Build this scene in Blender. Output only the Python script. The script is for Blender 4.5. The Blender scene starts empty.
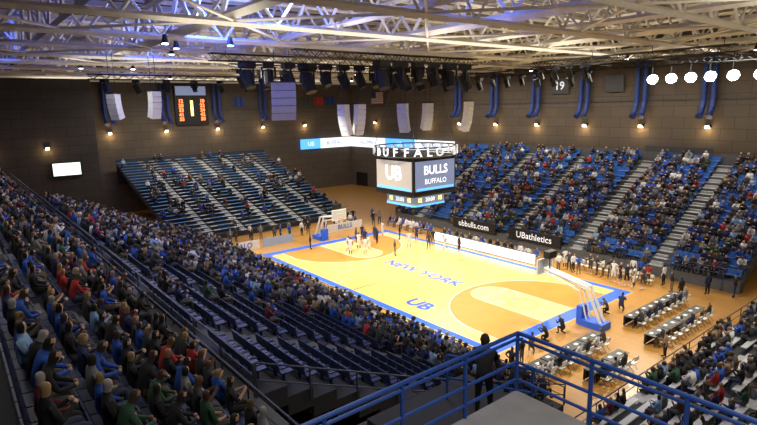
import bpy, math, random, bmesh
import numpy as np
from mathutils import Matrix, Vector
random.seed(7); rng=np.random.default_rng(7)
SC=bpy.context.scene; COL=SC.collection
pi=math.pi
# ------------------------------------------------ camera
CP=np.array([35.1,-32.8,14.9])
def camrot(yaw,pitch,roll):
    yaw,pitch,roll=map(math.radians,(yaw,pitch,roll))
    f=np.array([math.cos(yaw)*math.cos(pitch),math.sin(yaw)*math.cos(pitch),math.sin(pitch)])
    r=np.cross(f,[0,0,1]);r/=np.linalg.norm(r);u=np.cross(r,f)
    c,s=math.cos(roll),math.sin(roll)
    return c*r+s*u,-s*r+c*u,f
cr,cu,cf=camrot(141.5,-11,-1.2)
cam=bpy.data.cameras.new('camera');cam.lens=25.68;cam.sensor_width=36;cam.clip_end=400;cam.clip_start=.1
co=bpy.data.objects.new('camera',cam);COL.objects.link(co)
co.matrix_world=Matrix(((cr[0],cu[0],-cf[0],CP[0]),(cr[1],cu[1],-cf[1],CP[1]),(cr[2],cu[2],-cf[2],CP[2]),(0,0,0,1)))
SC.camera=co
def inview(p):
    q=np.array(p)-CP;d=q@cf
    if d<1:return False
    return abs(q@cr/d)<.72 and abs(q@cu/d)<.42
# ------------------------------------------------ materials
def mat(name,col,rough=.6,metal=0,emis=None,es=0,var=.12,scale=3.):
    m=bpy.data.materials.new(name);m.use_nodes=True;nt=m.node_tree;b=nt.nodes['Principled BSDF']
    b.inputs['Roughness'].default_value=rough;b.inputs['Metallic'].default_value=metal
    if emis is not None:
        b.inputs['Emission Color'].default_value=(*emis,1);b.inputs['Emission Strength'].default_value=es
    tc=nt.nodes.new('ShaderNodeTexCoord');nz=nt.nodes.new('ShaderNodeTexNoise');nz.inputs['Scale'].default_value=scale
    nt.links.new(tc.outputs['Object'],nz.inputs['Vector'])
    mx=nt.nodes.new('ShaderNodeMix');mx.data_type='RGBA'
    mx.inputs[6].default_value=(*[c*(1-var) for c in col],1);mx.inputs[7].default_value=(*[min(1,c*(1+var)) for c in col],1)
    nt.links.new(nz.outputs['Fac'],mx.inputs[0]);nt.links.new(mx.outputs[2],b.inputs['Base Color'])
    return m
def colmat(name,rough):
    m=bpy.data.materials.new(name);m.use_nodes=True;nt=m.node_tree;b=nt.nodes['Principled BSDF'];b.inputs['Roughness'].default_value=rough
    a=nt.nodes.new('ShaderNodeAttribute');a.attribute_name='Col';nt.links.new(a.outputs['Color'],b.inputs['Base Color']);return m
def brickmat(name,c1,c2,mort,scale,bw,rh,rough,swz=True,msize=.01,coat=0):
    m=bpy.data.materials.new(name);m.use_nodes=True;nt=m.node_tree;b=nt.nodes['Principled BSDF'];b.inputs['Roughness'].default_value=rough
    b.inputs['Coat Weight'].default_value=coat;b.inputs['Coat Roughness'].default_value=.15
    tc=nt.nodes.new('ShaderNodeTexCoord');br=nt.nodes.new('ShaderNodeTexBrick')
    if swz:
        sp=nt.nodes.new('ShaderNodeSeparateXYZ');ad=nt.nodes.new('ShaderNodeMath');cb=nt.nodes.new('ShaderNodeCombineXYZ')
        nt.links.new(tc.outputs['Object'],sp.inputs[0]);nt.links.new(sp.outputs[0],ad.inputs[0]);nt.links.new(sp.outputs[1],ad.inputs[1])
        nt.links.new(ad.outputs[0],cb.inputs[0]);nt.links.new(sp.outputs[2],cb.inputs[1]);nt.links.new(cb.outputs[0],br.inputs['Vector'])
    else: nt.links.new(tc.outputs['Object'],br.inputs['Vector'])
    br.inputs['Color1'].default_value=(*c1,1);br.inputs['Color2'].default_value=(*c2,1);br.inputs['Mortar'].default_value=(*mort,1)
    br.inputs['Scale'].default_value=scale;br.inputs['Brick Width'].default_value=bw;br.inputs['Row Height'].default_value=rh;br.inputs['Mortar Size'].default_value=msize
    nt.links.new(br.outputs['Color'],b.inputs['Base Color']);return m
M=dict(
 court=brickmat('court_maple',(.88,.66,.21),(.83,.61,.18),(.78,.56,.16),1,2.2,.12,.25,False,.004,.5),
 floor=brickmat('surround_wood',(.56,.28,.06),(.50,.24,.05),(.40,.18,.04),1,2.4,.16,.35,False,.006,.3),
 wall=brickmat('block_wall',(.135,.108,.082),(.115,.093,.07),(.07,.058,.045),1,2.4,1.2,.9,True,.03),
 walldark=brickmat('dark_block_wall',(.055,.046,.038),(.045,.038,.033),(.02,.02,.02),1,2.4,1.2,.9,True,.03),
 deckroof=mat('roof_deck',(.17,.145,.11),.9),
 truss=mat('cream_steel',(.76,.71,.58),.6),
 conc=mat('concrete_tread',(.11,.11,.115),.9,var=.2),
 concdark=mat('dark_deck',(.045,.048,.06),.9),
 platform=mat('platform_concrete',(.36,.36,.36),.9,var=.15),
 stair=mat('aisle_step',(.45,.46,.46),.8),
 stairw=mat('pale_aisle_step',(.60,.64,.66),.8),
 blue=mat('blue_paint',(.03,.13,.68),.5),
 railblue=mat('rail_blue',(.02,.095,.45),.4,.0),
 raildark=mat('rail_dark',(.06,.08,.14),.4,.3),
 navy=mat('navy_paint',(.02,.05,.25),.5),
 ductblue=mat('duct_blue',(.025,.055,.24),.5,.1),
 stain=mat('stained_wood',(.62,.28,.05),.3,scale=1),
 lightwood=mat('light_wood',(.88,.64,.24),.3,scale=1),
 tan=mat('tan_emblem',(.80,.48,.14),.3),
 white=mat('white_paint',(.8,.8,.78),.5),
 black=mat('black_paint',(.010,.010,.012),.5),
 dgrey=mat('dark_grey',(.06,.06,.065),.5),
 grey=mat('grey_shell',(.38,.38,.40),.5),
 lgrey=mat('light_grey_shell',(.85,.85,.82),.5),
 red=mat('red_fabric',(.4,.03,.03),.7),
 glass=mat('clear_board',(.6,.65,.68),.1),
 orange=mat('rim_orange',(.8,.15,.02),.4),
 people=colmat('clothing_and_skin',.85), seat=colmat('moulded_plastic',.5),
 warm=mat('warm_lamp',(1,.8,.5),.5,0,(1,.72,.35),14),
 lamp=mat('floodlight_lens',(1,1,1),.5,0,(1,.97,.85),80),
 lampsm=mat('small_lamp',(1,1,1),.5,0,(.9,.95,1),12),
 bluel=mat('blue_lamp',(.1,.2,1),.5,0,(.1,.2,1),30),
 scr=mat('screen_blue',(.1,.12,.2),.4,0,(.22,.26,.40),.7,scale=.6),
 scr2=mat('screen_tan',(.3,.25,.2),.4,0,(.42,.38,.34),.7,scale=.6),
 scr3=mat('screen_grey',(.2,.2,.22),.4,0,(.22,.28,.34),.6,scale=.6),
 ledw=mat('led_white',(.8,.8,.8),.4,0,(.85,.93,1),1.1),
 letter=mat('letter_white_glow',(.85,.85,.85),.4,0,(.9,.95,1),.45),  # faint emission added so plain white letters look lit
 ledb=mat('led_blue',(.1,.3,.8),.4,0,(.10,.42,1),1.3),
 ledr=mat('led_red',(.8,.1,.02),.4,0,(1,.18,.05),3),
 ledy=mat('led_amber',(.8,.6,.02),.4,0,(1,.7,.2),3),
 scrg=mat('screen_pale',(.7,.8,.7),.4,0,(.80,.98,.88),1.4,scale=1.5),
)
# ------------------------------------------------ mesh builder
class MB:
    def __init__(s): s.v=[];s.f=[];s.c=[];s.m=[]
    def add(s,vs,fs,col=None,mi=0):
        n=len(s.v);s.v+= [tuple(p) for p in vs]
        for f in fs: s.f.append(tuple(i+n for i in f));s.c.append(col);s.m.append(mi)
    def box(s,a,b,col=None,mi=0):
        x0,y0,z0=a;x1,y1,z1=b
        s.add([(x0,y0,z0),(x1,y0,z0),(x1,y1,z0),(x0,y1,z0),(x0,y0,z1),(x1,y0,z1),(x1,y1,z1),(x0,y1,z1)],
              [(3,2,1,0),(4,5,6,7),(0,1,5,4),(1,2,6,5),(2,3,7,6),(3,0,4,7)],col,mi)
    def tube(s,p,q,r,n=6,r2=None,mi=0,col=None,cap=True):
        p=Vector(p);q=Vector(q);d=(q-p)
        if d.length<1e-6:return
        d.normalize();a=d.orthogonal().normalized();b=d.cross(a);r2=r if r2 is None else r2
        vs=[]
        for k in range(n):
            t=2*pi*(k+.5)/n;o=a*math.cos(t)+b*math.sin(t);vs.append(p+o*r)
        for k in range(n):
            t=2*pi*(k+.5)/n;o=a*math.cos(t)+b*math.sin(t);vs.append(q+o*r2)
        fs=[(k,(k+1)%n,n+(k+1)%n,n+k) for k in range(n)]
        if cap: fs+=[tuple(range(n))[::-1],tuple(range(n,2*n))]
        s.add(vs,fs,col,mi)
    def path(s,pts,r,n=8,mi=0):
        for a,b in zip(pts[:-1],pts[1:]): s.tube(a,b,r,n,mi=mi)
    def prof(s,pr,w,M4,col=None,mi=0):
        n=len(pr);vs=[M4@Vector((x,-w/2,z)) for x,z in pr]+[M4@Vector((x,w/2,z)) for x,z in pr]
        s.add(vs,[(k,n+k,n+(k+1)%n,(k+1)%n) for k in range(n)]+[tuple(range(n)),tuple(range(2*n-1,n-1,-1))],col,mi)
    def mesh(s,name,mats):
        me=bpy.data.meshes.new(name);me.from_pydata(s.v,[],s.f)
        for m in (mats if isinstance(mats,(list,tuple)) else [mats]): me.materials.append(m)
        if any(s.m): me.polygons.foreach_set('material_index',s.m)
        if any(c is not None for c in s.c): setcol(me,[len(f) for f in s.f],s.c)
        me.update();return me
def setcol(me,lens,cols):
    at=me.color_attributes.new('Col','BYTE_COLOR','CORNER')
    c=np.array([(*k,1) for k in cols],dtype=np.float32);c=np.repeat(c,lens,axis=0)
    at.data.foreach_set('color',c.ravel())
def ob(name,me,parent=None,label=None,cat=None,group=None,kind=None,loc=None,rz=0):
    o=bpy.data.objects.new(name,me);COL.objects.link(o)
    if loc is not None:o.location=loc
    if rz:o.rotation_euler=(0,0,rz)
    if parent is not None:o.parent=parent
    if label:o['label']=label
    if cat:o['category']=cat
    if group:o['group']=group
    if kind:o['kind']=kind
    return o
def boxob(name,a,b,m,**k):
    mb=MB();mb.box(a,b);return ob(name,mb.mesh(name,m),**k)
def copytree(o,loc,rz=None):
    c=o.copy();COL.objects.link(c);c.location=loc
    if rz is not None:c.rotation_euler=(0,0,rz)
    for ch in o.children:
        d=ch.copy();COL.objects.link(d);d.parent=c
        for g in ch.children:
            e=g.copy();COL.objects.link(e);e.parent=d
    return c
def textmesh(body,size,ext=0.0,bold=0.0):
    cu_=bpy.data.curves.new('t','FONT');cu_.body=body;cu_.size=size;cu_.align_x='CENTER';cu_.align_y='CENTER';cu_.extrude=ext;cu_.offset=bold
    cu_.resolution_u=3
    o=bpy.data.objects.new('t',cu_);COL.objects.link(o);dg=bpy.context.evaluated_depsgraph_get()
    me=bpy.data.meshes.new_from_object(o.evaluated_get(dg));bpy.data.objects.remove(o);return me
def text(body,size,m,name,M4,parent=None,ext=0.0,bold=0.0,sx=1,sy=1,**k):
    me=textmesh(body,size,ext,bold);me.materials.clear();me.materials.append(m)
    me.transform(Matrix.Diagonal((sx,sy,1,1)));me.transform(M4);me.name=name
    return ob(name,me,parent=parent,**k)
def T(x,y,z):return Matrix.Translation((x,y,z))
FY=Matrix.Rotation(pi/2,4,'X')
FX=Matrix.Rotation(pi/2,4,'Z')@FY
# ------------------------------------------------ structure
ZR=22.6
def wall(name,a,b,m):boxob(name,a,b,m,kind='structure')
boxob('floor',(-53,-38,-.3),(46,31,-.004),M['floor'],kind='structure')
wall('wall_north',(-52.5,30,-.2),(46,30.5,ZR),M['wall'])
wall('wall_west',(-52.5,-38,-.2),(-52,30,ZR),M['wall'])
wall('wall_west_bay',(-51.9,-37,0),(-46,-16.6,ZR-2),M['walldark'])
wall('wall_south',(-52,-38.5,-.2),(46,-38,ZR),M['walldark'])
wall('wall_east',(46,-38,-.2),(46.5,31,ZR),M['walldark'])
boxob('ceiling',(-53,-39,ZR),(46.5,31,ZR+.3),M['deckroof'],kind='structure')
boxob('trim_1',(-51.99,-16.5,15.0),(-51.85,29.9,15.12),M['dgrey'],kind='structure')
boxob('trim_2',(-51.8,29.86,15.0),(45,29.99,15.12),M['dgrey'],kind='structure')
boxob('door_1',(-50.5,29.9,0),(-47,29.99,2.6),M['black'],kind='structure')
boxob('door_2',(-42,29.9,0),(-38,29.99,2.6),M['black'],kind='structure')
# ------------------------------------------------ roof trusses
def truss(axis,c,a,b,zb,zt,step,label,rk=1.0):
    e=ob('roof_truss',None,label=label,cat='roof truss',group='cream steel roof trusses')
    def P(t,z,o=0):return (t,c+o,z) if axis=='x' else (c+o,t,z)
    for nm,z,r in(('top_chord',zt,.15),('bottom_chord',zb,.19)):
        mb=MB();mb.tube(P(a,z),P(b,z),r*rk,4);ob(nm,mb.mesh(nm,M['truss']),parent=e)
    mb=MB();n=int(round((b-a)/step));s=(b-a)/n
    for i in range(n):
        t=a+i*s
        mb.tube(P(t,zb),P(t+s/2,zt),.10*rk,4,cap=False);mb.tube(P(t+s/2,zt),P(t+s,zb),.10*rk,4,cap=False)
    ob('web',mb.mesh('web',M['truss']),parent=e)
    return e
for X in np.arange(-48,36,7.0): truss('y',X,-37.8,29.8,19.3,21.9,4.0,'cream painted steel truss spanning the arena roof')
for j,Y in enumerate(np.arange(-34,30,6.8)): truss('x',Y,-51.8,44,19.75,22.2,4.2,'cream painted steel cross truss spanning the arena roof',1.5 if j%2==0 else 1)
mb=MB()
for X in np.arange(-50,44,2.35): mb.box((X-.06,-37.9,22.3),(X+.06,29.9,22.58))
ob('ceiling_purlins',mb.mesh('purl',M['truss']),kind='structure')
mb=MB()
for i,X in enumerate(np.arange(-48,29,7.0)):
    for j,Y in enumerate(np.arange(-34,22,6.8)):
        if (i+j)%2==0: mb.tube((X,Y,19.4),(X+7,Y+6.8,19.4),.08,4,cap=False)
        else: mb.tube((X+7,Y,19.4),(X,Y+6.8,19.4),.08,4,cap=False)
ob('ceiling_bracing',mb.mesh('brace',M['truss']),kind='structure')
def duct():
    mb=MB()
    for o in(-.45,.45):
        mb.path([(o,.0,6.5),(o,0,1.5),(o,-.15,.8),(o,-.5,.2)],.28,10)
        mb.tube((o,-.5,.2),(o,-.8,-.12),.28,10,.38)
    return mb.mesh('air_duct',M['ductblue'])
dm=duct()
def sconce():
    mb=MB();mb.box((-.25,-.35,-.1),(.25,0,.25),mi=0);mb.box((-.22,-.33,-.16),(.22,-.03,-.1),mi=1);mb.box((-.2,-.37,-.08),(.2,-.35,.1),mi=1);return mb.mesh('sconce',[M['dgrey'],M['warm']])
sm=sconce()
def wl(loc,e,c=(1,.65,.3),r=.2):
    l=bpy.data.lights.new('lamp','POINT');l.energy=e;l.color=c;l.shadow_soft_size=r;o=bpy.data.objects.new('wall_light',l);o.location=loc;COL.objects.link(o)
for X in (-44,-37,-30,-23,-16,-9,-2,5,12,19):
    if X not in(-30,-44,-37):ob('air_duct',dm,label='pair of dark blue vertical air ducts on block wall',cat='air duct',group='blue wall ducts',loc=(X,29.35,13.4))
    if X!=-37:
        ob('wall_sconce',sm,label='warm glowing box lamp on dark block wall',cat='wall lamp',group='warm wall lamps',loc=(X,29.98,12.2));wl((X,29.2,11.8),80)
for Y in (-13.6,-5.5,2.8,11,19.4):
    if Y<19:ob('air_duct',dm,label='pair of dark blue vertical air ducts on block wall',cat='air duct',group='blue wall ducts',loc=(-51.35,Y,13.4),rz=pi/2)
    ob('wall_sconce',sm,label='warm glowing box lamp on dark block wall',cat='wall lamp',group='warm wall lamps',loc=(-51.98,Y,12.0),rz=pi/2);wl((-51.2,Y,11.6),80)
for Y,z in((-22.5,10.6),(-29,10.6)):
    ob('wall_sconce',sm,label='warm glowing box lamp on dark block wall',cat='wall lamp',group='warm wall lamps',loc=(-45.98,Y,z),rz=pi/2);wl((-45.2,Y,z-.4),80)
# ------------------------------------------------ people
def skel(pose):
    V={};E=[]
    sit=pose.startswith('sit')
    lean={'sit_lean':.16,'sit_clap':.04,'crouch':.2,'run':.12,'player':.1}.get(pose,0)
    pz=.58 if sit else (.5 if pose=='crouch' else (.86 if pose=='player' else .95))
    if pose=='run':pz=.92
    def up(h,x=0):return (x+lean*h/.4,0,pz+h)
    V['pel']=((0,0,pz),(.15,.12));V['belly']=(up(.16),(.155,.115));V['chest']=(up(.38),(.17,.12));V['neck']=(up(.54),(.06,.06))
    V['hb']=(up(.61,.015),(.075,.08));V['hm']=(up(.69,.03),(.085,.1));V['ht']=(up(.775,.015),(.065,.075))
    E+=[('pel','belly','shirt'),('belly','chest','shirt'),('chest','neck','shirt'),('neck','hb','skin'),('hb','hm','head'),('hm','ht','head')]
    c=V['chest'][0];sh=(c[0],0,c[2]+.08)
    arms={'sit':((.06,.25,-.28),(.30,.13,-.36),(.37,.08,-.37)),
          'sit_lean':((.12,.26,-.26),(.34,.10,-.30),(.40,.04,-.28)),
          'sit_clap':((.14,.25,-.22),(.34,.08,-.08),(.40,.02,-.03)),
          'sit_phone':((.1,.22,-.25),(.32,.1,-.12),(.38,.05,-.08)),
          'stand':((-.02,.26,-.28),(.07,.27,-.52),(.10,.26,-.61)),
          'stand_hips':((-.06,.38,-.22),(.04,.22,-.42),(.10,.17,-.44)),
          'stand_cross':((.05,.27,-.27),(.25,.05,-.22),(.24,-.06,-.2)),
          'point':((.10,.28,-.2),(.34,.3,-.1),(.43,.3,-.08)),
          'run':((-.16,.28,-.2),(.06,.3,-.34),(.14,.29,-.3)),
          'player':((.06,.33,-.24),(.28,.3,-.26),(.36,.28,-.22)),
          'crouch':((.15,.24,-.2),(.36,.1,-.08),(.42,.04,-.03))}[pose]
    for s,n in((1,'l'),(-1,'r')):
        def A(o):return (sh[0]+o[0],s*o[1],sh[2]+o[2])
        V['sh'+n]=((sh[0],s*.19,sh[2]),(.07,.07));V['el'+n]=(A(arms[0]),(.05,.05));V['wr'+n]=(A(arms[1]),(.035,.03));V['ha'+n]=(A(arms[2]),(.045,.025))
        E+=[('chest','sh'+n,'shirt'),('sh'+n,'el'+n,'sleeve'),('el'+n,'wr'+n,'fore'),('wr'+n,'ha'+n,'skin')]
        if sit: kn=(.46,s*.13,.56);an=(.42 if s>0 else .46,s*.14,.1);hip=(.06,s*.1,.56)
        elif pose=='crouch':
            kn=((.34,s*.16,.52) if s>0 else (.30,s*.14,.12));an=((.26,s*.16,.09) if s>0 else (-.1,s*.14,.09));hip=(.02,s*.1,.46)
        elif pose=='run':
            kn=((.22,.11,.52) if s>0 else (-.02,-.11,.48));an=((.16,.11,.12) if s>0 else (-.34,-.11,.22));hip=(0,s*.1,.87)
        elif pose=='player': kn=(.12,s*.22,.46);an=(-.02,s*.28,.09);hip=(0,s*.11,.8)
        else: kn=(.02,s*.12,.5);an=(-.01,s*.13,.09);hip=(0,s*.1,.9)
        V['hi'+n]=(hip,(.1,.1));V['kn'+n]=(kn,(.07,.065));V['an'+n]=(an,(.043,.043));V['to'+n]=((an[0]+.17,an[1]+s*.02,max(.04,an[2]-.05)),(.045,.035))
        E+=[('pel','hi'+n,'pants'),('hi'+n,'kn'+n,'thigh'),('kn'+n,'an'+n,'shin'),('an'+n,'to'+n,'shoe')]
    return V,E
def skin_mesh(V,E,sub):
    names=list(V);me=bpy.data.meshes.new('sk');me.from_pydata([V[n][0] for n in names],[(names.index(a),names.index(b)) for a,b,_ in E],[])
    o=bpy.data.objects.new('sk',me);COL.objects.link(o);md=o.modifiers.new('s','SKIN');md.use_smooth_shade=True
    for i,n in enumerate(names):
        d=me.skin_vertices[0].data[i];d.radius=V[n][1];d.use_root=(n=='pel')
    if sub:
        m2=o.modifiers.new('ss','SUBSURF');m2.levels=sub;m2.render_levels=sub
    dg=bpy.context.evaluated_depsgraph_get();r=bpy.data.meshes.new_from_object(o.evaluated_get(dg));bpy.data.objects.remove(o)
    v=np.array([x.co[:] for x in r.vertices]);f=[tuple(p.vertices) for p in r.polygons]
    A=np.array([V[a][0] for a,b,_ in E],float);B=np.array([V[b][0] for a,b,_ in E],float);lab=[l for _,_,l in E]
    rad=np.array([(sum(V[a][1])+sum(V[b][1]))/4 for a,b,_ in E])
    out=[]
    hm=np.array(V['hm'][0])
    for p in f:
        c=v[list(p)].mean(0);ab=B-A;t=np.clip(((c-A)*ab).sum(1)/(ab*ab).sum(1),0,1);d=np.linalg.norm(A+ab*t[:,None]-c,axis=1)/rad
        l=lab[int(np.argmin(d))]
        if l=='head': l='skin' if (c[0]-hm[0]>.02 and c[2]<hm[2]+.06) else 'hair'
        if l=='skin' and c[2]>V['neck'][0][2] and c[0]<hm[0]-.03: l='hair'
        out.append(l)
    return v,f,out
BASE={}
def base(pose,sub):
    k=(pose,sub)
    if k not in BASE: BASE[k]=skin_mesh(*skel(pose),sub)
    return BASE[k]
SK=[(.62,.38,.27),(.55,.33,.23),(.68,.44,.33),(.30,.16,.10),(.12,.06,.04)]
HR=[(.02,.015,.01),(.05,.03,.02),(.12,.07,.03),(.30,.20,.09),(.32,.31,.30),(.01,.01,.01)]
SH={'black':(.014,.014,.016),'charcoal grey':(.05,.05,.055),'navy':(.015,.025,.09),'white':(.72,.72,.72),'grey':(.22,.22,.23),
 'royal blue':(.02,.09,.44),'red':(.42,.03,.03),'tan':(.30,.21,.12),'dark green':(.03,.09,.05),'brown':(.10,.055,.03),'light blue':(.25,.42,.65),'maroon':(.14,.02,.03),'orange':(.6,.2,.04)}
SW=['black']*10+['charcoal grey']*7+['navy']*5+['white']*3+['grey']*4+['royal blue']*5+['red','tan','dark green','brown','light blue','maroon']
PT=[('dark','jeans',(.03,.04,.08)),('black','trousers',(.012,.012,.014)),('tan','trousers',(.16,.12,.07)),('grey','trousers',(.08,.08,.08))]
def palette(shirt=None,pants=None,short=False,bare=False,hair=None,skin=None):
    sn=shirt or random.choice(SW);p=random.choice(PT);sk=skin or random.choice(SK[:3]+SK);hr=hair or random.choice(HR)
    pc=pants or p[2];s=SH[sn]
    return sn,p[0]+' '+p[1],dict(shirt=s,sleeve=(sk if bare else s),fore=(sk if (short or bare) else s),skin=sk,hair=hr,pants=pc,thigh=pc,shin=(sk if bare else pc),shoe=(.7,.7,.7) if bare else (.02,.02,.02))
def pmesh(pose,sub,pal):
    v,f,l=base(pose,sub);me=bpy.data.meshes.new('person');me.from_pydata(v.tolist(),[],f);me.materials.append(M['people'])
    setcol(me,[len(p) for p in f],[pal[k] for k in l]);me.polygons.foreach_set('use_smooth',[True]*len(f));me.update();return me
# ------------------------------------------------ seating sections
PROF=[(.24,.40),(.22,.445),(.0,.43),(-.16,.44),(-.21,.5),(-.29,.86),(-.325,.86),(-.25,.47),(-.2,.4),(.0,.385)]
BPROF=[(.16,.40),(.17,.44),(.15,.455),(-.13,.455),(-.15,.44),(-.14,.40)]
SPECT=[];SEATS3=[]
def section(kind,u0,u1,front,nrow,dep,rise,z0,aisles,colf,occ,label,sp=.54,style='seat',aw=.6,deckm='conc',stairm='stair',indiv=False,backwall=True):
    rz={'N':-pi/2,'W':0,'S':pi/2,'E':pi}[kind]
    def W(u,v,z):
        return {'N':(u,front+v,z),'S':(u,front-v,z),'W':(front-v,u,z),'E':(front+v,u,z)}[kind]
    mb=MB()
    def qb(ua,ub,va,vb,za,zb,m,col=None):
        a=W(ua,va,za);b=W(ub,vb,zb)
        m.box((min(a[0],b[0]),min(a[1],b[1]),za),(max(a[0],b[0]),max(a[1],b[1]),zb),col)
    for i in range(nrow):
        z=z0+i*rise;qb(u0,u1,i*dep,(i+1)*dep,max(0,z-rise-.25) if i else 0,z,mb)
    if backwall: qb(u0,u1,nrow*dep,nrow*dep+.15,max(0,z0+nrow*rise-3),z0+(nrow-1)*rise+1.0,mb)
    sec=ob('seating_section',mb.mesh('seating_deck',M[deckm]),label=label,cat='bleachers')
    for a in aisles:
        m=MB()
        for i in range(nrow):
            z=z0+i*rise
            qb(a-aw,a+aw,i*dep,i*dep+dep*.55,z,z+.02,m);
            if i<nrow-1: qb(a-aw*.9,a+aw*.9,i*dep+dep*.6,(i+1)*dep,z,z+rise/2,m)
        ob('aisle_stairs',m.mesh('aisle_stairs',M[stairm]),parent=sec)
    n=int((u1-u0)/sp)
    nb=len(aisles)+1;al=sorted(aisles);blocks=[None]*nb
    for i in range(nrow):
        z=z0+i*rise;ms=[MB() for _ in range(nb)]
        for k in range(n):
            u=u0+(k+.5)*sp
            if any(abs(u-a)<aw+sp*.45 for a in aisles): continue
            bi=sum(u>a for a in al)
            p=W(u,i*dep+dep*.62,z)
            if indiv: SEATS3.append((p,rz))
            else:
                M4=T(*p)@Matrix.Rotation(rz,4,'Z');ms[bi].prof(PROF if style=='seat' else BPROF,sp*.93 if style=='seat' else sp,M4,colf(u,i))
            if random.random()<occ(u,i): SPECT.append((p,rz+random.uniform(-.25,.25)))
        for bi,m in enumerate(ms):
            if m.v:
                if blocks[bi] is None: blocks[bi]=ob('seating_block',None,parent=sec)
                ob('seat_row',m.mesh('seat_row',M['seat']),parent=blocks[bi])
    m=MB();zt=z0+.95
    m.tube(W(u0,.0,zt),W(u1,.0,zt),.03,6);m.tube(W(u0,.0,z0+.5),W(u1,.0,z0+.5),.02,6)
    for u in np.arange(u0,u1+.1,2): m.tube(W(u,.0,z0-.3),W(u,.0,zt),.025,6)
    ob('guard_rail',m.mesh('guard_rail',M['raildark']),parent=sec)
    return sec
BL=(.03,.14,.50)
def cN(u,i):return BL if (int(u*7+i*13)%9) else (.03,.11,.42)
def oN(u,i):
    b=.72 if i<9 else .58
    if u>7: b+=.12
    if u<-9:b-=.14
    if i<2:b-=.2
    return b
section('N',-20,21.2,14.0,17,.86,.47,.9,[-15.6,-8.2,-.6,7,14.6],cN,oN,'large raked bank of blue plastic seats with grey aisle steps')
AW=[-9.6,-5.6,-1.6,2.4,6.4]
def cW(u,i):
    d=min(abs(u-a) for a in AW)
    return (.62,.68,.74) if d<1.15 else (.06,.26,.62)
def oW(u,i): return .15 if 4<i<15 else .05
section('W',-13.6,10,-25.3,24,1.03,.29,.6,AW,cW,oW,'raked bank of blue benches with white blocks beside the aisles',sp=.4,style='bench',aw=.4,deckm='concdark',stairm='stairw')
def oS(u,i):
    if u<-1: return .93
    if i<8: return .93 if u<19 else .5
    if u<5: return .88 if i<13 else .6
    if u<11 and i<11:return .6
    return .08 if u<19 else .03
section('S',-20,22,-11.3,18,.86,.37,.7,[-13,-5.5,2,9.5,17],None,oS,'raked lower bank of dark navy tip-up seats with spectators',deckm='concdark',stairm='conc',indiv=True,sp=.56,backwall=False)
def oS2(u,i): return .92 if u<12 else .88
section('S',-44,27.3,-28.0,9,.9,.5,7.7,[-38,-30,-22,-14,-6,2,10,17.5],lambda u,i:(.02,.03,.08),oS2,'raked upper bank of dark seats full of spectators',deckm='concdark',stairm='conc',sp=.58)
def oE(u,i): return .62 if u>-6 else .45
section('E',-13,14.5,23.5,12,.9,.34,.4,[-7.5,-1,5.5,11.5],lambda u,i:(.60,.61,.62),oE,'low bank of light grey benches with spectators facing the court',sp=.52,style='bench',deckm='concdark')
boxob('walkway_deck',(-44,-27.98,6.6),(25.2,-26.85,6.99),M['conc'],label='dark concrete cross walkway between the two seating banks',cat='walkway')
def railing(pts,h,m,label,rails=(1.0,.55),r=.03,step=1.8,name='guard_railing',group=None):
    e=ob(name,None,label=label,cat='railing',group=group)
    for i,hh in enumerate(rails):
        mb=MB()
        for a,b in zip(pts[:-1],pts[1:]): mb.tube((a[0],a[1],a[2]+h*hh),(b[0],b[1],b[2]+h*hh),r if i==0 else r*.8,8)
        nm='top_rail' if i==0 else 'mid_rail';ob(nm,mb.mesh(nm,m),parent=e)
    for a,b in zip(pts[:-1],pts[1:]):
        L=(Vector(b)-Vector(a)).length;n=max(1,int(L/step))
        for k in range(n+(1 if b is pts[-1] else 0)):
            p=Vector(a).lerp(Vector(b),k/n);mb=MB();mb.tube(p,p+Vector((0,0,h)),r,8);ob('post',mb.mesh('post',m),parent=e)
    return e
railing([(-44,-26.95,6.99),(22,-26.95,6.99)],1.0,M['raildark'],'dark steel walkway railing behind the lower seats',step=2.2,r=.03,rails=(1,.66,.33))
railing([(22.05,-26.9,6.99),(22.05,-20,4.1),(22.05,-11.3,.75)],1.05,M['raildark'],'dark steel railing down the side of the lower seats',step=1.8,r=.03,rails=(1,.5))
# ------------------------------------------------ spectators
SPECT.sort(key=lambda s:(0 if inview((s[0][0],s[0][1],s[0][2]+.9)) else 1, np.linalg.norm(np.array(s[0])-CP)))
NI=240
vari=[]
PSW={'sit':'with hands on lap','sit_lean':'leaning forward','sit_clap':'clapping','sit_phone':'with raised hands'}
for k in range(64):
    sn,pn,pal=palette(short=random.random()<.15);pose=['sit','sit_lean','sit','sit_clap','sit_phone'][k%5]
    vari.append((pmesh(pose,1,pal),f'seated person in {sn} top, {PSW[pose]}'))
for p,rz in SPECT[:NI]:
    me,lb=random.choice(vari);o=ob('person',me,label=lb,cat='person',group='spectators seated in the stands',loc=p,rz=rz);s=random.uniform(.94,1.08);o.scale=(s,s,s)
vv=[];ff=[];cc=[];off=0
for p,rz in SPECT[NI:]:
    if not inview((p[0],p[1],p[2]+.9)):continue
    pose=random.choice(['sit','sit_lean','sit_clap','sit_phone']);v,f,l=base(pose,0);_,_,pal=palette()
    s=random.uniform(.94,1.08);c,sn=math.cos(rz)*s,math.sin(rz)*s
    w=np.stack([v[:,0]*c-v[:,1]*sn+p[0],v[:,0]*sn+v[:,1]*c+p[1],v[:,2]*s+p[2]],1);vv.append(w)
    for q,k in zip(f,l): ff.append(tuple(i+off for i in q));cc.append(pal[k])
    off+=len(v)
me=bpy.data.meshes.new('spectator_crowd');me.from_pydata(np.concatenate(vv).tolist(),[],ff);me.materials.append(M['people']);setcol(me,[len(f) for f in ff],cc)
me.polygons.foreach_set('use_smooth',[True]*len(ff))
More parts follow.
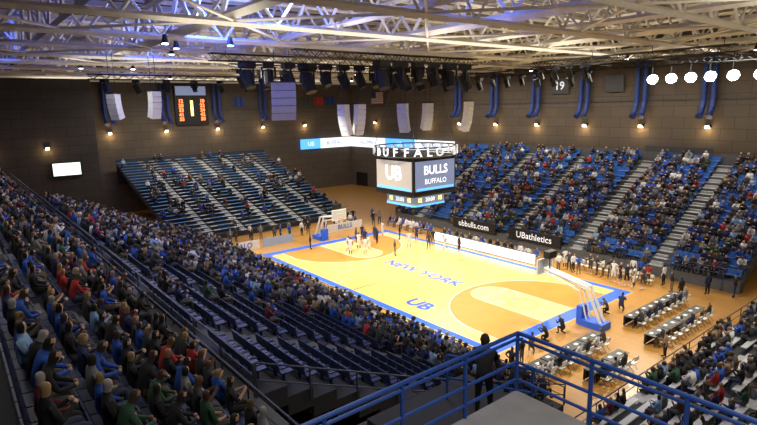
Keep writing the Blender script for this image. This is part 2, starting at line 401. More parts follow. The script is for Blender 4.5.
ob('spectator_crowd',me,label='crowd of seated spectators in dark, blue and white clothes',cat='crowd',kind='stuff',group='spectators seated in the stands')
SC3=(.03,.05,.13)
m=MB();m.prof(PROF,.5,Matrix.Identity(4),SC3);m.box((-.03,-.03,0),(.05,.03,.4),(.03,.03,.035))
for s in(-1,1): m.box((-.2,s*.25-.015,.58),(.12,s*.25+.015,.62),(.02,.02,.03))
sm1=m.mesh('stadium_seat',M['seat'])
SEATS3.sort(key=lambda s:(0 if inview(s[0]) else 1,np.linalg.norm(np.array(s[0])-CP)))
for p,rz in SEATS3[:290]:
    ob('stadium_seat',sm1,label='dark navy plastic stadium seat with backrest',cat='stadium seat',group='navy seats of the lower bank',loc=p,rz=rz)
m=MB()
for p,rz in SEATS3[290:]: m.prof(PROF,.5,T(*p)@Matrix.Rotation(rz,4,'Z'),SC3)
ob('stadium_seats',m.mesh('stadium_seats',M['seat']),label='rows of dark navy plastic stadium seats',cat='stadium seats',kind='stuff',group='navy seats of the lower bank')
# ------------------------------------------------ court
def rect(x0,y0,x1,y1,z,mb): mb.box((x0,y0,z-.004),(x1,y1,z))
mb=MB();mb.box((-15.6,-8.6,-.003),(15.6,8.6,.012));court=ob('basketball_court',mb.mesh('court',M['court']),label='glossy yellow maple basketball court with blue border',cat='basketball court')
mb=MB();a,b=15.5,8.5;ia,ib=14.4,7.85
for x0,y0,x1,y1 in((-a,-b,a,-ib),(-a,ib,a,b),(-a,-ib,-ia,ib),(ia,-ib,a,ib)): rect(x0,y0,x1,y1,.018,mb)
ob('border_band',mb.mesh('border_band',M['blue']),parent=court)
def poly(pts,z,m,name):
    me=bpy.data.meshes.new(name);me.from_pydata([(x,y,z) for x,y in pts],[],[tuple(range(len(pts)))]);me.materials.append(m);return ob(name,me,parent=court)
def arc(cx,cy,r,a0,a1,n=40):return [(cx+r*math.cos(a0+(a1-a0)*k/n),cy+r*math.sin(a0+(a1-a0)*k/n)) for k in range(n+1)]
for s in(1,-1):
    hx=12.75*s;R3=6.6;a=math.asin(6.5/R3)
    pts=[(14.35*s,6.5)]+[(hx-s*R3*math.cos(t),R3*math.sin(t)) for t in np.linspace(a,-a,48)]+[(14.35*s,-6.5)]
    if s>0:pts=pts[::-1]
    poly(pts[::-1],.020,M['stain'],'stained_three_point_area')
    fx=14.35-5.8;pts=[(14.35*s,1.83)]+[(s*(fx)-s*1.83*math.cos(t),1.83*math.sin(t)) for t in np.linspace(pi/2,-pi/2,24)]+[(14.35*s,-1.83)]
    poly(pts if s>0 else pts[::-1],.022,M['lightwood'],'key_area')
    mb=MB()
    def line(p,q,w=.05,z=.025):
        p=Vector((*p,0));q=Vector((*q,0));d=(q-p).normalized();nn=Vector((-d.y,d.x,0))*w/2
        vs=[p+nn,p-nn,q-nn,q+nn];mb.add([(v.x,v.y,z) for v in vs],[(0,1,2,3)])
    A=[(hx-s*R3*math.cos(t),R3*math.sin(t)) for t in np.linspace(a,-a,40)]
    for p,q in zip(A[:-1],A[1:]):line(p,q,.08)
    line((14.35*s,1.83),(fx*s,1.83));line((14.35*s,-1.83),(fx*s,-1.83));line((fx*s,1.83),(fx*s,-1.83))
    line((14.35*s,6.5),A[0],.08);line((14.35*s,-6.5),A[-1],.08)
    C=arc(fx*s,0,1.83,0,2*pi)
    for p,q in zip(C[:-1],C[1:]):line(p,q)
    ob('court_lines',mb.mesh('court_lines',M['white']),parent=court)
    mb=MB();C=arc(11.3*s,0,1.05,0,2*pi)
    for p,q in zip(C[:-1],C[1:]):line(p,q,.22,.026)
    ob('key_emblem',mb.mesh('key_emblem',M['tan']),parent=court)
mb=MB();mb.box((-.03,-7.75,.013),(.03,7.75,.024))
ob('centre_line',mb.mesh('centre_line',M['navy']),parent=court)
text('NEW YORK',1.75,M['blue'],'court_lettering',T(.3,-.3,.03),parent=court,bold=.03,sx=1.05)
text('UB',1.9,M['blue'],'court_lettering',T(6.2,-6.0,.03),parent=court,bold=.05)
# ------------------------------------------------ hoops
def hoop(s):
    e=ob('basketball_hoop',None,label='portable basketball hoop with clear backboard and blue padded base',cat='basketball hoop',group='basketball hoops')
    bx=13.1*s
    def part(n,mb,m,par=e):return ob(n,mb.mesh(n,m),parent=par)
    mb=MB();mb.box((min(s*16.3,s*18.0),-.55,.0),(max(s*16.3,s*18.0),.55,.45));mb.box((min(s*16.0,s*16.4),-.4,.0),(max(s*16.0,s*16.4),.4,1.3));part('padded_base',mb,M['blue'])
    mb=MB()
    for y in(-.25,.25):
        mb.path([(s*17.7,y,.4),(s*16.6,y,2.7),(s*13.2,y*.8,3.3)],.10,8);mb.path([(s*16.7,y,.4),(s*16.1,y,2.3),(s*13.2,y*.8,3.05)],.06,8)
    mb.tube((s*16.6,-.25,2.7),(s*16.6,.25,2.7),.06);part('boom',mb,M['white'])
    mb=MB();mb.box((bx-.02,-.9,2.9),(bx+.02,.9,3.95));bb=part('backboard',mb,M['glass'])
    mb=MB()
    for a,b in(((-.92,2.88),(.92,2.88)),((.92,2.88),(.92,3.98)),((.92,3.98),(-.92,3.98)),((-.92,3.98),(-.92,2.88))): mb.tube((bx,a[0],a[1]),(bx,b[0],b[1]),.05,4)
    xx=bx-s*.03
    for a,b in(((-.3,3.1),(.3,3.1)),((.3,3.1),(.3,3.55)),((.3,3.55),(-.3,3.55)),((-.3,3.55),(-.3,3.1))): mb.tube((xx,a[0],a[1]),(xx,b[0],b[1]),.025,4)
    part('backboard_frame',mb,M['white'],bb)
    mb=MB();cx=s*12.72;N=20
    for k in range(N):
        t,u=2*pi*k/N,2*pi*(k+1)/N;mb.tube((cx+.23*math.cos(t),.23*math.sin(t),3.05),(cx+.23*math.cos(u),.23*math.sin(u),3.05),.016,6)
    mb.tube((cx+s*.22,0,3.05),(bx,0,3.05),.04);part('rim',mb,M['orange'])
    mb=MB()
    for k in range(12):
        for dr in(1,-1):
            t=2*pi*k/12;pts=[]
            for j,(r,z) in enumerate(((.23,3.04),(.18,2.9),(.14,2.77),(.13,2.62))): tt=t+dr*j*pi/12;pts.append((cx+r*math.cos(tt),r*math.sin(tt),z))
            mb.path(pts,.007,3)
    part('net',mb,M['white'])
    mb=MB();mb.box((s*13.5-.25,-.45,4.1),(s*13.5+.25,.45,4.6));mb.tube((s*13.5,0,3.3),(s*13.5,0,4.1),.04);part('shot_clock',mb,M['black'])
for s in(1,-1):hoop(s)
# ------------------------------------------------ scoreboard
sb=ob('centre_scoreboard',None,label='hanging four-sided video scoreboard with ring of white letters',cat='scoreboard',loc=(-.3,-.35,.4))
mb=MB();h=2.5
mb.box((-h,-h,7.15),(h,h,10.25));mb.box((-h-.08,-h-.08,10.2),(h+.08,h+.08,10.38));mb.box((-h-.08,-h-.08,7.05),(h+.08,h+.08,7.2))
ob('body',mb.mesh('body',M['black']),parent=sb)
def face(k):return Matrix.Rotation(k*pi/2,4,'Z')
for k in range(4):
    F=face(k)
    mb=MB();mb.box((-2.3,-2.56,7.5),(2.3,-2.49,10.0));me=mb.mesh('video_screen',M['scr'] if k%2 else M['scr2']);me.transform(F);vs=ob('video_screen',me,parent=sb)
    if k%2: 
        text('BULLS',1.05,M['ledw'],'screen_lettering',F@T(0,-2.58,9.2)@FY,parent=vs,bold=.02)
        text('BUFFALO',.62,M['ledw'],'screen_lettering',F@T(0,-2.58,8.25)@FY,parent=vs)
    else: text('UB',1.7,M['ledw'],'screen_lettering',F@T(0,-2.58,8.9)@FY,parent=vs,bold=.04)
    mb=MB();mb.box((-2.2,-2.58,7.55),(2.2,-2.565,7.75));me=mb.mesh('s',M['ledb']);me.transform(F);ob('screen_stripe',me,parent=vs)
    mb=MB();mb.box((-1.75,-1.85,6.2),(1.75,-1.7,7.0));me=mb.mesh('ribbon_screen',M['scr3']);me.transform(F);rs=ob('ribbon_screen',me,parent=sb)
    for x,t,mm in((-1.2,'12',M['ledy']),(0,'20:00',M['ledw']),(1.2,'15',M['ledy'])): text(t,.5,mm,'score_digits',F@T(x,-1.87,6.57)@FY,parent=rs,bold=.01)
    mb=MB();mb.box((-1.75,-1.9,6.05),(1.75,-1.7,6.19));me=mb.mesh('ribbon_strip',M['ledb']);me.transform(F);ob('ribbon_strip',me,parent=sb)
mb=MB();mb.box((-1.7,-1.7,6.15),(1.7,1.7,7.1));ob('lower_body',mb.mesh('lower_body',M['dgrey']),parent=sb)
mb=MB();R=3.6;N=48;za,zb=10.4,11.15
for z in(za,zb):
    for k in range(N):
        t,u=2*pi*k/N,2*pi*(k+1)/N;mb.tube((R*math.cos(t),R*math.sin(t),z),(R*math.cos(u),R*math.sin(u),z),.06,4)
for k in range(0,N,2):
    t,u=2*pi*k/N,2*pi*(k+1)/N;mb.tube((R*math.cos(t),R*math.sin(t),za),(R*math.cos(u),R*math.sin(u),zb),.03,4)
for k in range(4):
    t=pi/4+k*pi/2;mb.tube((R*math.cos(t),R*math.sin(t),za),(2.2*math.cos(t),2.2*math.sin(t),10.3),.06,4);mb.tube((R*math.cos(t),R*math.sin(t),zb),(1.2*math.cos(t),1.2*math.sin(t),18.8),.03,4)
ob('ring_truss',mb.mesh('ring_truss',M['dgrey']),parent=sb)
S='BUFFALO*BUFFALO*BUFFALO*'
for k,ch in enumerate(S):
    t=-pi/4-pi*.30+2*pi*k/len(S);me=textmesh(ch,.98,.03,.02);me.materials.clear();me.materials.append(M['letter'])
    me.transform(T((R+.1)*math.cos(t),(R+.1)*math.sin(t),(za+zb)/2)@Matrix.Rotation(t+pi/2,4,'Z')@FY);ob('ring_letter',me,parent=sb)
# ------------------------------------------------ wall scoreboard, LED ribbon, banners, screens
ws=boxob('wall_scoreboard',(-51.9,-3.9,12.8),(-51.5,1.3,19.0),M['black'],label='tall black wall scoreboard with red and amber digits',cat='scoreboard')
mb=MB();mb.box((-51.5,-3.7,17.4),(-51.46,1.1,18.8));ob('header_panel',mb.mesh('header',M['scr']),parent=ws)
for i,z in enumerate((16.5,15.8,15.1,14.4,13.7)):
    text(('12','20','33','41','55')[i],.75,M['ledr'],'score_digits',T(-51.44,-3.0,z)@FX,parent=ws,bold=.03)
    text(('10','22','24','42','50')[i],.75,M['ledr'],'score_digits',T(-51.44,.4,z)@FX,parent=ws,bold=.03)
mb=MB();mb.box((-51.49,-1.5,14.2),(-51.44,-1.1,16.6));ob('clock_bar',mb.mesh('digits2',M['ledy']),parent=ws)
rb=ob('led_ribbon_board',None,label='long white and blue illuminated ribbon board above the corner',cat='ribbon board')
for a,b,mm in((18.4,22.6,'ledb'),(22.7,29.7,'ledw')):
    mb=MB();mb.box((-51.9,a,7.6),(-51.6,b,9.4));p=ob('led_panel',mb.mesh('led_panel',M[mm]),parent=rb)
    text('BUFFALO' if mm=='ledw' else 'UB',1.1,M['blue'] if mm=='ledw' else M['ledw'],'panel_lettering',T(-51.57,(a+b)/2,8.5)@FX,parent=p)
for a,b,mm,t in((-51.4,-41,'ledw','ALUMNI'),(-40.9,-33,'ledb','UB'),(-32.9,-24,'ledw','BUFFALO')):
    mb=MB();mb.box((a,29.5,7.6),(b,29.8,9.4));p=ob('led_panel',mb.mesh('led_panel',M[mm]),parent=rb)
    text(t,1.1,M['blue'] if mm=='ledw' else M['ledw'],'panel_lettering',T((a+b)/2,29.47,8.5)@FY,parent=p)
def banner(loc,face,w,h,m,txt=None,lab='',tm=None,stripe=None):
    F=T(*loc)@(FY if face=='N' else FX)
    mb=MB();N=8
    vs=[(w*(k/N-.5),y,.04*math.sin(k*1.7)) for y in(h/2,-h/2) for k in range(N+1)]
    mb.add(vs,[(k,k+N+1,k+N+2,k+1) for k in range(N)]);me=mb.mesh('banner',m);me.transform(F)
    o=ob('hanging_banner',me,label=lab,cat='banner')
    if txt: text(txt,h*.75,tm or M['letter'],'banner_lettering',F@T(0,0,.08),parent=o,bold=.02)
    if stripe:
        mb=MB()
        for k in range(6): mb.box((-w/2,-h/2+(2*k+1)*h/13,.06),(w/2,-h/2+(2*k+2)*h/13,.07))
        me=mb.mesh('s',M['white']);me.transform(F);ob('white_stripes',me,parent=o)
        mb=MB();mb.box((-w/2,0,.07),(-w*.1,h/2,.09));me=mb.mesh('s',M['navy']);me.transform(F);ob('blue_canton',me,parent=o)
for Y,mm,n in((6.8,'navy','navy'),(19.9,'dgrey','dark grey'),(22.6,'red','red'),(25.2,'navy','navy')):
    banner((-51.7,Y,16.3),'W',2.0,1.5,M[mm],None,f'small {n} fabric championship banner on the block wall')
banner((-43,29.6,16.6),'N',3.4,2.2,M['red'],None,'striped red, white and blue flag hanging on the wall',stripe=True)
banner((-5.6,29.6,17.1),'N',2.6,1.9,M['dgrey'],'19','dark retired number banner with white number nineteen')
banner((1.6,29.6,17.1),'N',2.4,1.9,M['dgrey'],None,'plain dark banner hanging high on the wall')
vsr=boxob('wall_video_screen',(-45.95,-22.4,6.9),(-45.7,-18.8,8.7),M['black'],label='bright video screen mounted on dark wall',cat='video screen')
mb=MB();mb.box((-45.7,-22.2,7.0),(-45.66,-19,8.6));ob('display',mb.mesh('display',M['scrg']),parent=vsr)
boxob('wall_sign',(6.2,28.75,9.15),(13.2,28.85,10.1),M['dgrey'],label='long dark grey sign board above the top seats',cat='sign')
# ------------------------------------------------ speakers, lighting
def linearray(n,w,h):
    e=MB();z=0;x=0
    for k in range(n):
        tl=k*.07;c=Matrix.Translation((x,0,z))@Matrix.Rotation(tl,4,'Y');dz=h/n
        vs=[c@Vector(p) for p in((-.35,-w*.4,-dz*.96),(.3,-w/2,-dz*.96),(.3,w/2,-dz*.96),(-.35,w*.4,-dz*.96),(-.35,-w*.4,0),(.3,-w/2,0),(.3,w/2,0),(-.35,w*.4,0))]
        e.add(vs,[(3,2,1,0),(4,5,6,7),(0,1,5,4),(1,2,6,5),(2,3,7,6),(3,0,4,7)])
        x-=dz*math.sin(tl);z-=dz*math.cos(tl)
    return e
def speaker(loc,rz,n,w,h,mm,lab):
    o=ob('hanging_speaker',linearray(n,w,h).mesh('speaker',M[mm]),label=lab,cat='speaker',group='hanging arena speakers',loc=loc,rz=rz)
    mb=MB();mb.box((-.3,-w/2,.0),(.3,w/2,.12));
    for y in(-w*.3,w*.3): mb.tube((0,y,.1),(0,y,19.3-loc[2]),.025,4)
    ob('rigging',mb.mesh('rigging',M['black']),parent=o)
cdir=lambda x,y:math.atan2(CP[1]-y,CP[0]-x)
for (x,y,z,w,h,n,mm,off) in((-2.5,-12,16.9,1.9,2.8,5,'grey',.2),(-2.5,-6.4,15.2,.9,2.6,6,'lgrey',-.8),(-2.5,-4.7,15.2,.9,2.6,6,'lgrey',.7),(-2.5,0.2,15.2,.95,2.6,6,'lgrey',-.5),(-2.5,3.3,15.2,.95,2.5,6,'lgrey',.6),(-2.5,9,15.3,.95,3.0,6,'lgrey',1.0),
   (-10,-22.3,16.3,.85,1.9,5,'lgrey',-.8),(-10,-19.3,16.5,.85,2.1,5,'lgrey',.7)):
    speaker((x,y,z),cdir(x,y)+off,n,w,h,mm,'light grey curved line array speaker hanging from the roof' if mm=='lgrey' else 'large grey speaker cabinet hanging from the roof')
mb=MB();mb.box((-.28,-.28,-.25),(.28,.28,0));mb.tube((-.0,-.35,-.25),(0,-.35,-.8),.06,4);mb.tube((0,.35,-.25),(0,.35,-.8),.06,4);mb.box((-.1,-.4,-.3),(.1,.4,-.22))
mb.tube((-.1,0,-.45),(.2,0,-1.15),.28,10,.24);fxm=mb.mesh('stage_light',M['black'])
def rig(p,q,lab):
    e=ob('lighting_truss',None,label=lab,cat='lighting truss',group='black lighting trusses')
    p=Vector(p);q=Vector(q);d=(q-p).normalized();n=Vector((-d.y,d.x,0))
    mb=MB()
    for o in(-.25,.25):
        for z in(0,.5): mb.tube(p+n*o+Vector((0,0,z)),q+n*o+Vector((0,0,z)),.05,4)
    ob('chords',mb.mesh('chords',M['black']),parent=e);mb=MB();L=(q-p).length;k=0
    while k*.6<L-.6:
        a=p+d*k*.6;b=p+d*(k+1)*.6
        for o in(-.25,.25): mb.tube(a+n*o+Vector((0,0,0 if k%2 else .5)),b+n*o+Vector((0,0,.5 if k%2 else 0)),.03,3)
        k+=1
    for f in(0.05,.35,.65,.95): c=p.lerp(q,f);mb.tube(c+Vector((0,0,.4)),(c.x,c.y,19.25),.03,4)
    ob('bracing',mb.mesh('bracing',M['black']),parent=e)
def fixtures(p,q,n,sc=1.0):
    p=Vector(p);q=Vector(q)
    for k in range(n):
        c=p.lerp(q,(k+.5)/n);o=ob('stage_light',fxm,label='black moving head stage light hanging from truss',cat='stage light',group='black stage lights',loc=c,rz=random.uniform(-.5,1.5));s=sc*random.uniform(.8,1.1);o.scale=(s,)*3
rig((-4,-17,18.5),(-4,8,18.5),'black box truss carrying stage lights');fixtures((-4,-15,18.5),(-4,8,18.5),13,1.8)
rig((1,-13,18.5),(1,6,18.5),'black box truss carrying stage lights');fixtures((1,-6,18.5),(1,5.5,18.5),6,1.8)
rig((-12,-12,18.5),(-12,8,18.5),'black box truss carrying stage lights');fixtures((-12,-12,18.5),(-12,8,18.5),9,1.4)
rig((3,12,18.3),(20,12,18.3),'black box truss carrying stage lights');fixtures((3,12,18.3),(9,12,18.3),4,1.1)
rig((-30,-20,18.5),(-30,6,18.5),'black box truss carrying stage lights');fixtures((-30,-20,18.5),(-30,6,18.5),8,1.2)
rig((-14,20,18.3),(18,23,18.3),'black box truss carrying stage lights');fixtures((-14,20,18.3),(4,21.7,18.3),9,1.3)
def flood(x,y,z):
    mb=MB();mb.tube((0,.0,0),(0,-.5,-.15),.25,12,.52);mb.tube((0,.2,.05),(0,0,0),.16,8,.25);mb.box((-.03,-.2,0),(.03,.1,1.9))
    o=ob('floodlight',mb.mesh('floodlight',M['black']),label='bright round floodlight hanging below the roof',cat='floodlight',group='bright floodlights',loc=(x,y,z),rz=.55)
    mb=MB();mb.tube((0,-.50,-.15),(0,-.62,-.19),.48,16,.3);ob('lens',mb.mesh('lens',M['lamp']),parent=o)
for x in(8.5,10.3,12.1,13.8,15.7,17.8): flood(x,24.2,17.25)
def small(x,y,z,mm='lampsm'):
    mb=MB();mb.tube((0,0,0),(0,0,.5),.22,8,.1);o=ob('roof_light',mb.mesh('roof_light',M['black']),label='small round downlight hanging under the roof',cat='roof light',group='small roof lights',loc=(x,y,z))
    mb=MB();mb.tube((0,0,0),(0,0,-.05),.18,8);ob('lens',mb.mesh('lens',M[mm]),parent=o)
for p in((-20,-18,18.9),(-34,-10,18.9),(2,-22,18.8),(-20,8,18.9),(-32,16,18.9),(10,16,18.7),(20,16,18.6),(-6,24,18.9),(24,24,18.6)): small(*p)
for p in((-2,-20,19.0),(-6,-19,19.0),(2,-18,18.9),(-22,-22,19)): small(*p,mm='bluel')
def blight(p,e,c=(.08,.16,1)):
    l=bpy.data.lights.new('blue','POINT');l.energy=e;l.color=c;l.shadow_soft_size=.3;o=bpy.data.objects.new('blue_light',l);o.location=p;COL.objects.link(o)
for p,e in(((8,-18,20.6),1300),((3,-19.5,20.6),1300),((-10,-19,20.8),700),((-30,-14,20.8),400),((14,-10,20.6),400),((-18,-30,20.8),600)): blight(p,e)
# ------------------------------------------------ platform & rail & person
boxob('floor_platform',(29.5,-38,9.35),(45.9,-25.2,9.75),M['platform'],kind='structure')
railing([(29.5,-33.5,9.75),(29.5,-25.2,9.75),(41,-25.2,9.75)],1.12,M['railblue'],'blue painted steel tube railing around the viewing platform',rails=(1,.9,.5,.2),r=.036,step=1.35,name='platform_railing')
boxob('landing_deck',(26.9,-26.7,8.25),(29.4,-23.7,8.55),M['concdark'],label='dark raised landing deck beside the viewing platform',cat='landing')
mb=MB()
for k in range(4): mb.box((25.4+k*.38,-26.7,6.99+k*.31),(25.78+k*.38,-25.3,7.3+k*.31))
mb.box((25.3,-26.7,6.7),(26.9,-25.3,6.99))
ob('landing_stairs',mb.mesh('landing_stairs',M['conc']),label='short flight of dark stairs up to the landing',cat='stairs')
mb=MB()
for x in(27.1,29.2):
    for y in(-26.5,-23.9): mb.tube((x,y,0),(x,y,8.25),.12,6)
ob('landing_support',mb.mesh('ls',M['dgrey']),label='dark steel legs under the landing deck',cat='support')
V,E=skel('stand')
for n,s in(('l',1),('r',-1)):
    V['el'+n]=((.06,s*.27,1.13),(.056,.056));V['wr'+n]=((.27,s*.17,1.05),(.035,.032));V['ha'+n]=((.34,s*.16,1.04),(.042,.022))
    V['sh'+n]=(V['sh'+n][0],(.085,.085))
    hx,hy,hz=V['ha'+n][0]
    for j,(dy,L) in enumerate(((-.033,.075),(-.011,.085),(.011,.08),(.033,.062))):
        a,b,c='f%s%da'%(n,j),'f%s%db'%(n,j),'f%s%dc'%(n,j)
        V[a]=((hx+.035,hy+dy,hz+.005),(.011,.010));V[b]=((hx+.035+L*.5,hy+dy*1.1,hz-.005),(.0095,.009));V[c]=((hx+.035+L*.8,hy+dy*1.1,hz-.035),(.008,.008))
        E+=[('ha'+n,a,'skin'),(a,b,'skin'),(b,c,'skin')]
    a,b='t%sa'%n,'t%sb'%n;V[a]=((hx+.01,hy-s*.045,hz-.01),(.012,.011));V[b]=((hx+.045,hy-s*.062,hz-.025),(.009,.009));E+=[('ha'+n,a,'skin'),(a,b,'skin')]
V['belly']=(V['belly'][0],(.19,.14));V['chest']=(V['chest'][0],(.20,.14));V['pel']=(V['pel'][0],(.17,.14))
v,f,l=skin_mesh(V,E,2)
me=bpy.data.meshes.new('hero');me.from_pydata(v.tolist(),[],f);me.materials.append(M['people']);_,_,pal=palette('charcoal grey',(.012,.014,.02),hair=(.05,.03,.02),skin=SK[0])
setcol(me,[len(p) for p in f],[pal[k] for k in l]);me.polygons.foreach_set('use_smooth',[True]*len(f))
HP=Vector((28.45,-24.85,8.55));th=math.radians(118)
hero=ob('person',me,label='person in dark grey hooded sweatshirt standing with hands on a railing',cat='person',loc=HP,rz=th);hero.scale=(1.04,1.04,1.04)
def blob(name,c,r,m,par):
    bm=bmesh.new();bmesh.ops.create_uvsphere(bm,u_segments=16,v_segments=10,radius=1)
    for q in bm.verts: q.co=Vector((q.co.x*r[0]+c[0],q.co.y*r[1]+c[1],q.co.z*r[2]+c[2]))
    me=bpy.data.meshes.new(name);bm.to_mesh(me);bm.free();me.materials.append(m)
    for p in me.polygons:p.use_smooth=True
    return ob(name,me,parent=par)
blob('hair',(.012,0,1.68),(.092,.088,.105),mat('brown_hair',(.05,.03,.018),.8),hero)
blob('hood',(-.08,0,1.49),(.08,.15,.085),M['dgrey'],hero)
skt=mat('skin_tone',SK[0],.6)
for s in(-1,1): blob('ear',(.03,s*.092,1.645),(.018,.01,.03),skt,hero);blob('eye',(.112,s*.032,1.655),(.01,.014,.008),M['black'],hero)
blob('nose',(.125,0,1.63),(.018,.013,.02),skt,hero)
blob('mouth',(.112,0,1.59),(.006,.022,.006),mat('lip_tone',(.4,.12,.1),.6),hero)
d=Vector((math.cos(th),math.sin(th),0));nn=Vector((-d.y,d.x,0));c=HP+d*.43
railing([tuple(c-nn*.9),tuple(c+nn*.9)],1.04,M['railblue'],'blue steel railing at the landing edge',rails=(1,.5))
# ------------------------------------------------ floor level furniture
def table():
    e=ob('press_table',None,label='long press table with dark skirt and dark top',cat='table',group='courtside press tables')
    mb=MB();mb.box((-.35,-.9,.70),(.35,.9,.74));ob('table_top',mb.mesh('table_top',M['dgrey']),parent=e)
    for a,b in(((-.2,-.6,.741),(0,-.3,.75)),((-.1,.2,.741),(.12,.5,.75))): mb=MB();mb.box(a,b);ob('paper',mb.mesh('paper',M['white']),parent=e)
    mb=MB();mb.box((-.34,-.88,.06),(-.31,.88,.70));ob('skirt',mb.mesh('skirt',M['black']),parent=e)
    for x in(-.28,.28):
        for y in(-.8,.8): mb=MB();mb.tube((x,y,0),(x,y,.7),.025,6);ob('leg',mb.mesh('leg',M['dgrey']),parent=e)
    return e
def chair():
    e=ob('folding_chair',None,label='folding chair with padded seat standing on the floor',cat='chair',group='folding chairs')
    mb=MB();mb.box((-.2,-.22,.42),(.22,.22,.46));ob('seat',mb.mesh('seat',M['lgrey']),parent=e)
    mb=MB();mb.box((-.25,-.22,.62),(-.22,.22,.88));ob('backrest',mb.mesh('backrest',M['lgrey']),parent=e)
    for y in(-.22,.22):
        mb=MB();mb.path([(.25,y,0),(-.23,y,.9)],.014,6);mb.tube((-.22,y,0),(.15,y,.44),.014,6);ob('leg',mb.mesh('leg',M['dgrey']),parent=e)
    return e
FP=[]
t0=table();t0.location=(18.7,-9,0)
c0=chair();c0.location=(19.5,-9,0);c0.rotation_euler=(0,0,pi)
first=True
for X,ys in((18.7,(-9,-7.1,-5.2,-3.3,2.4,4.3,6.2,8.1)),(21.0,(-6.4,-4.5,0.5,2.4,4.3,6.2))):
    for y in ys:
        if not(first): copytree(t0,(X,y,0))
        for j,dy in enumerate((-.45,.45)):
            if not(first and j==0): copytree(c0,(X+.75,y+dy,0),pi)
            if random.random()<.85: FP.append((X+.75,y+dy,pi,random.choice(['sit','sit_lean','sit_phone']),random.choice(['black','navy','charcoal grey','grey','white','black']),0))
        if first: c0.location=(X+.75,y-.45,0)
        first=False
stt=ob('scorer_table',None,label='long scorer table with bright white advertising front',cat='table')
for k in range(6):
    x0=-7.6+k*2.24;mb=MB();mb.box((x0,9.2,.05),(x0+2.2,9.28,.95));ob('led_front_panel',mb.mesh('p',M['ledw']),parent=stt)
mb=MB();mb.box((-7.6,9.28,.78),(5.8,9.95,.84));ob('table_top',mb.mesh('tt',M['dgrey']),parent=stt)
for k in range(14):
    FP.append((-7.2+k*.95,10.45,-pi/2,random.choice(['sit','sit_lean']),random.choice(['black','white','royal blue','charcoal grey']),0))
    copytree(c0,(-7.2+k*.95,10.45,0),-pi/2)
for k in range(13):
    copytree(c0,(8.2+k*.62,11.2,0),-pi/2);copytree(c0,(-17+k*.62,10.6,0),-pi/2)
    FP.append((-17+k*.62,10.6,-pi/2,'sit',random.choice(['black','white','royal blue']),k%2))
    FP.append((8.2+k*.62,random.uniform(9.2,10.6),-pi/2+random.uniform(-1.5,1.5),random.choice(['stand','stand_hips','point']),random.choice(['white','white','white','charcoal grey','royal blue','black']),1 if random.random()<.6 else 0))
def board(x0,x1,y,z0,z1,m,txt,tm,face,lab,size=.8):
    if face=='N':
        o=boxob('advertising_board',(x0,y,z0),(x1,y+.08,z1),m,label=lab,cat='advertising board');
        if txt:text(txt,size,tm,'board_lettering',T((x0+x1)/2,y-.02,(z0+z1)/2)@FY,parent=o,bold=.008)
    else:
        o=boxob('advertising_board',(y-.08,x0,z0),(y,x1,z1),m,label=lab,cat='advertising board')
        if txt:text(txt,size,tm,'board_lettering',T(y+.02,(x0+x1)/2,(z0+z1)/2)@FX,parent=o,bold=.008)
board(-9.0,-2.6,13.7,.7,1.9,M['black'],'ubbulls.com',M['letter'],'N','long black banner board with white web address lettering',.95)
board(-.8,5.6,13.7,.7,1.9,M['black'],'UBathletics',M['letter'],'N','long black banner board with white lettering',.95)
board(-12.2,-7.2,-18.2,0,.95,M['white'],'BUFFALO',M['blue'],'W','white courtside board with blue lettering',.8)
board(-6.8,-3,-18.2,0,.95,M['scr3'],'',None,'W','plain grey blue courtside board')
board(2.2,7.5,-19,0,.95,M['white'],'BULLS',M['blue'],'W','white courtside board with blue lettering',.8)
def addp(x,y,rz,pose,shirt,bare=0):FP.append((x,y,rz,pose,shirt,bare))
for k in range(5): addp(-9.3+1.2*math.cos(k*1.25),-.3+1.3*math.sin(k*1.25),k*1.25+pi,'player' if k%2 else 'stand_hips','white',1)
for k in range(5): addp(-11.8+1.3*math.cos(k*1.25+.4),2.8+1.2*math.sin(k*1.25+.4),k*1.25+.4+pi,'stand','navy',1)
for x,y,p,s,b in((-5.6,1.6,'stand_hips','charcoal grey',0),(-7,4.8,'stand','white',1),(-5.2,6.0,'stand','charcoal grey',0),(-3.4,6.6,'run','white',1),(-1.8,7.0,'stand','navy',1),(-10.5,6.5,'stand','black',0),
   (-8.4,7.2,'stand_hips','navy',1),(-13.8,-3.4,'stand','black',0),(-6.2,7.6,'point','black',0),(-13,6,'stand','white',1),(7.6,8.4,'stand','white',1),(8.6,8.8,'stand_hips','white',0)):
    addp(x,y,random.uniform(-3,3),p,s,b)
for k in range(26): addp(random.uniform(-23,-18.6),-11.5+k*.9,random.uniform(-.8,.8),random.choice(['stand','stand_hips','crouch','stand_cross']),random.choice(['white','royal blue','black','charcoal grey','grey']),0)
for x,y,p,s in((16.6,-4.6,'crouch','black'),(16.8,-6.6,'crouch','charcoal grey'),(16.5,-2.7,'crouch','black'),(16.7,2.6,'crouch','charcoal grey'),(16.9,4.0,'crouch','navy'),
   (18.7,9.6,'stand','black'),(17.6,10.6,'stand_cross','black'),(15.4,11.3,'stand','red'),(16.4,11.9,'stand','white'),(21.2,13.0,'stand_hips','black'),(14.3,12.3,'stand','royal blue'),(13.6,12.4,'stand','white'),
   (17.3,-8.2,'stand','black'),(17.8,-9.8,'stand_hips','black'),(22.3,-1.2,'stand','tan'),(19.6,12.2,'stand','navy')):
    addp(x,y,random.uniform(1.5,4),p,s)
cache={}
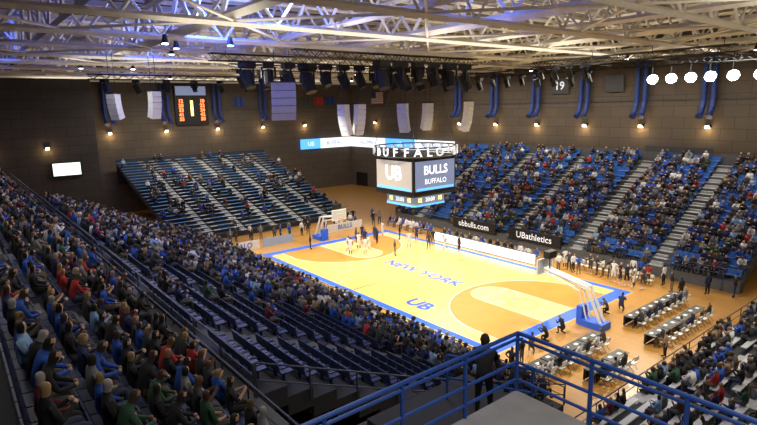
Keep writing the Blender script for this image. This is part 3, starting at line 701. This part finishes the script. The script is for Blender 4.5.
for x,y,rz,pose,shirt,bare in FP:
    key=(pose,shirt,bare,random.randint(0,1))
    if key not in cache:
        sn,pn,pal=palette(shirt,bare=bool(bare));
        if bare: pal['pants']=pal['thigh']=SH[shirt]
        cache[key]=(pmesh(pose,1,pal),pn)
    me,pn=cache[key]
    pw={'sit':'sitting with hands on lap','sit_lean':'sitting, leaning forward','sit_phone':'sitting with raised hands','stand':'standing with arms down','stand_hips':'standing, hands on hips','stand_cross':'standing with crossed arms','point':'standing and reaching forward','run':'running','player':'in ready stance','crouch':'crouching on one knee'}[pose]
    lb=f'player in {shirt} basketball uniform {pw}' if bare else f'person in {shirt} top {pw}'
    z=0.014 if abs(x)<15.5 and abs(y)<8.5 else 0
    o=ob('person',me,label=lb,cat='person',group='players and staff at floor level',loc=(x,y,z),rz=rz);s=1.08 if bare else random.uniform(.97,1.05);o.scale=(s,s,s)
# ------------------------------------------------ lights
def spot(loc,tgt,e,ang,blend=.6,col=(1,.95,.76)):
    l=bpy.data.lights.new('spot','SPOT');l.energy=e;l.spot_size=math.radians(ang);l.spot_blend=blend;l.color=col;l.shadow_soft_size=.5
    o=bpy.data.objects.new('court_light',l);o.location=loc;o.rotation_euler=(Vector(tgt)-Vector(loc)).to_track_quat('-Z','Y').to_euler();COL.objects.link(o)
for x in(-14,-5,5,14):
    for y in(-9,9): spot((x,y*1.6,18.6),(x*.85,y*.15,0),12500,68)
spot((24,0,18.6),(19,0,0),3600,80);spot((-27,0,18.6),(-21,0,0),3500,80)
def area(loc,e,sz,col=(1,.93,.82),up=False):
    l=bpy.data.lights.new('area','AREA');l.shape='RECTANGLE';l.size=sz[0];l.size_y=sz[1];l.energy=e;l.color=col
    o=bpy.data.objects.new('added_fill_light',l);o.location=loc;COL.objects.link(o)  # added fill lamp, no fixture behind it
    if up:o.rotation_euler=(pi,0,0)
area((-2,23,18.6),3000,(44,1));area((-40,-2,18.6),2600,(1,24));area((0,-22,18.6),1200,(44,1));area((30,0,18.6),1000,(1,24));area((5,-33,18.6),550,(40,1));area((36,-28,18.8),420,(6,2))  # unseen area lamps added as fill over the stands and viewing platform
for x in(-38,-15,8,28): area((x,-4,18.0),1150,(6,40),(1,.94,.84),True)  # unseen upward lamps added to brighten the roof trusses
w=bpy.data.worlds.new('world');SC.world=w;w.use_nodes=True;w.node_tree.nodes['Background'].inputs[0].default_value=(.05,.05,.06,1);w.node_tree.nodes['Background'].inputs[1].default_value=.3
SC.view_settings.view_transform='Standard';SC.view_settings.look='None';SC.view_settings.exposure=.15
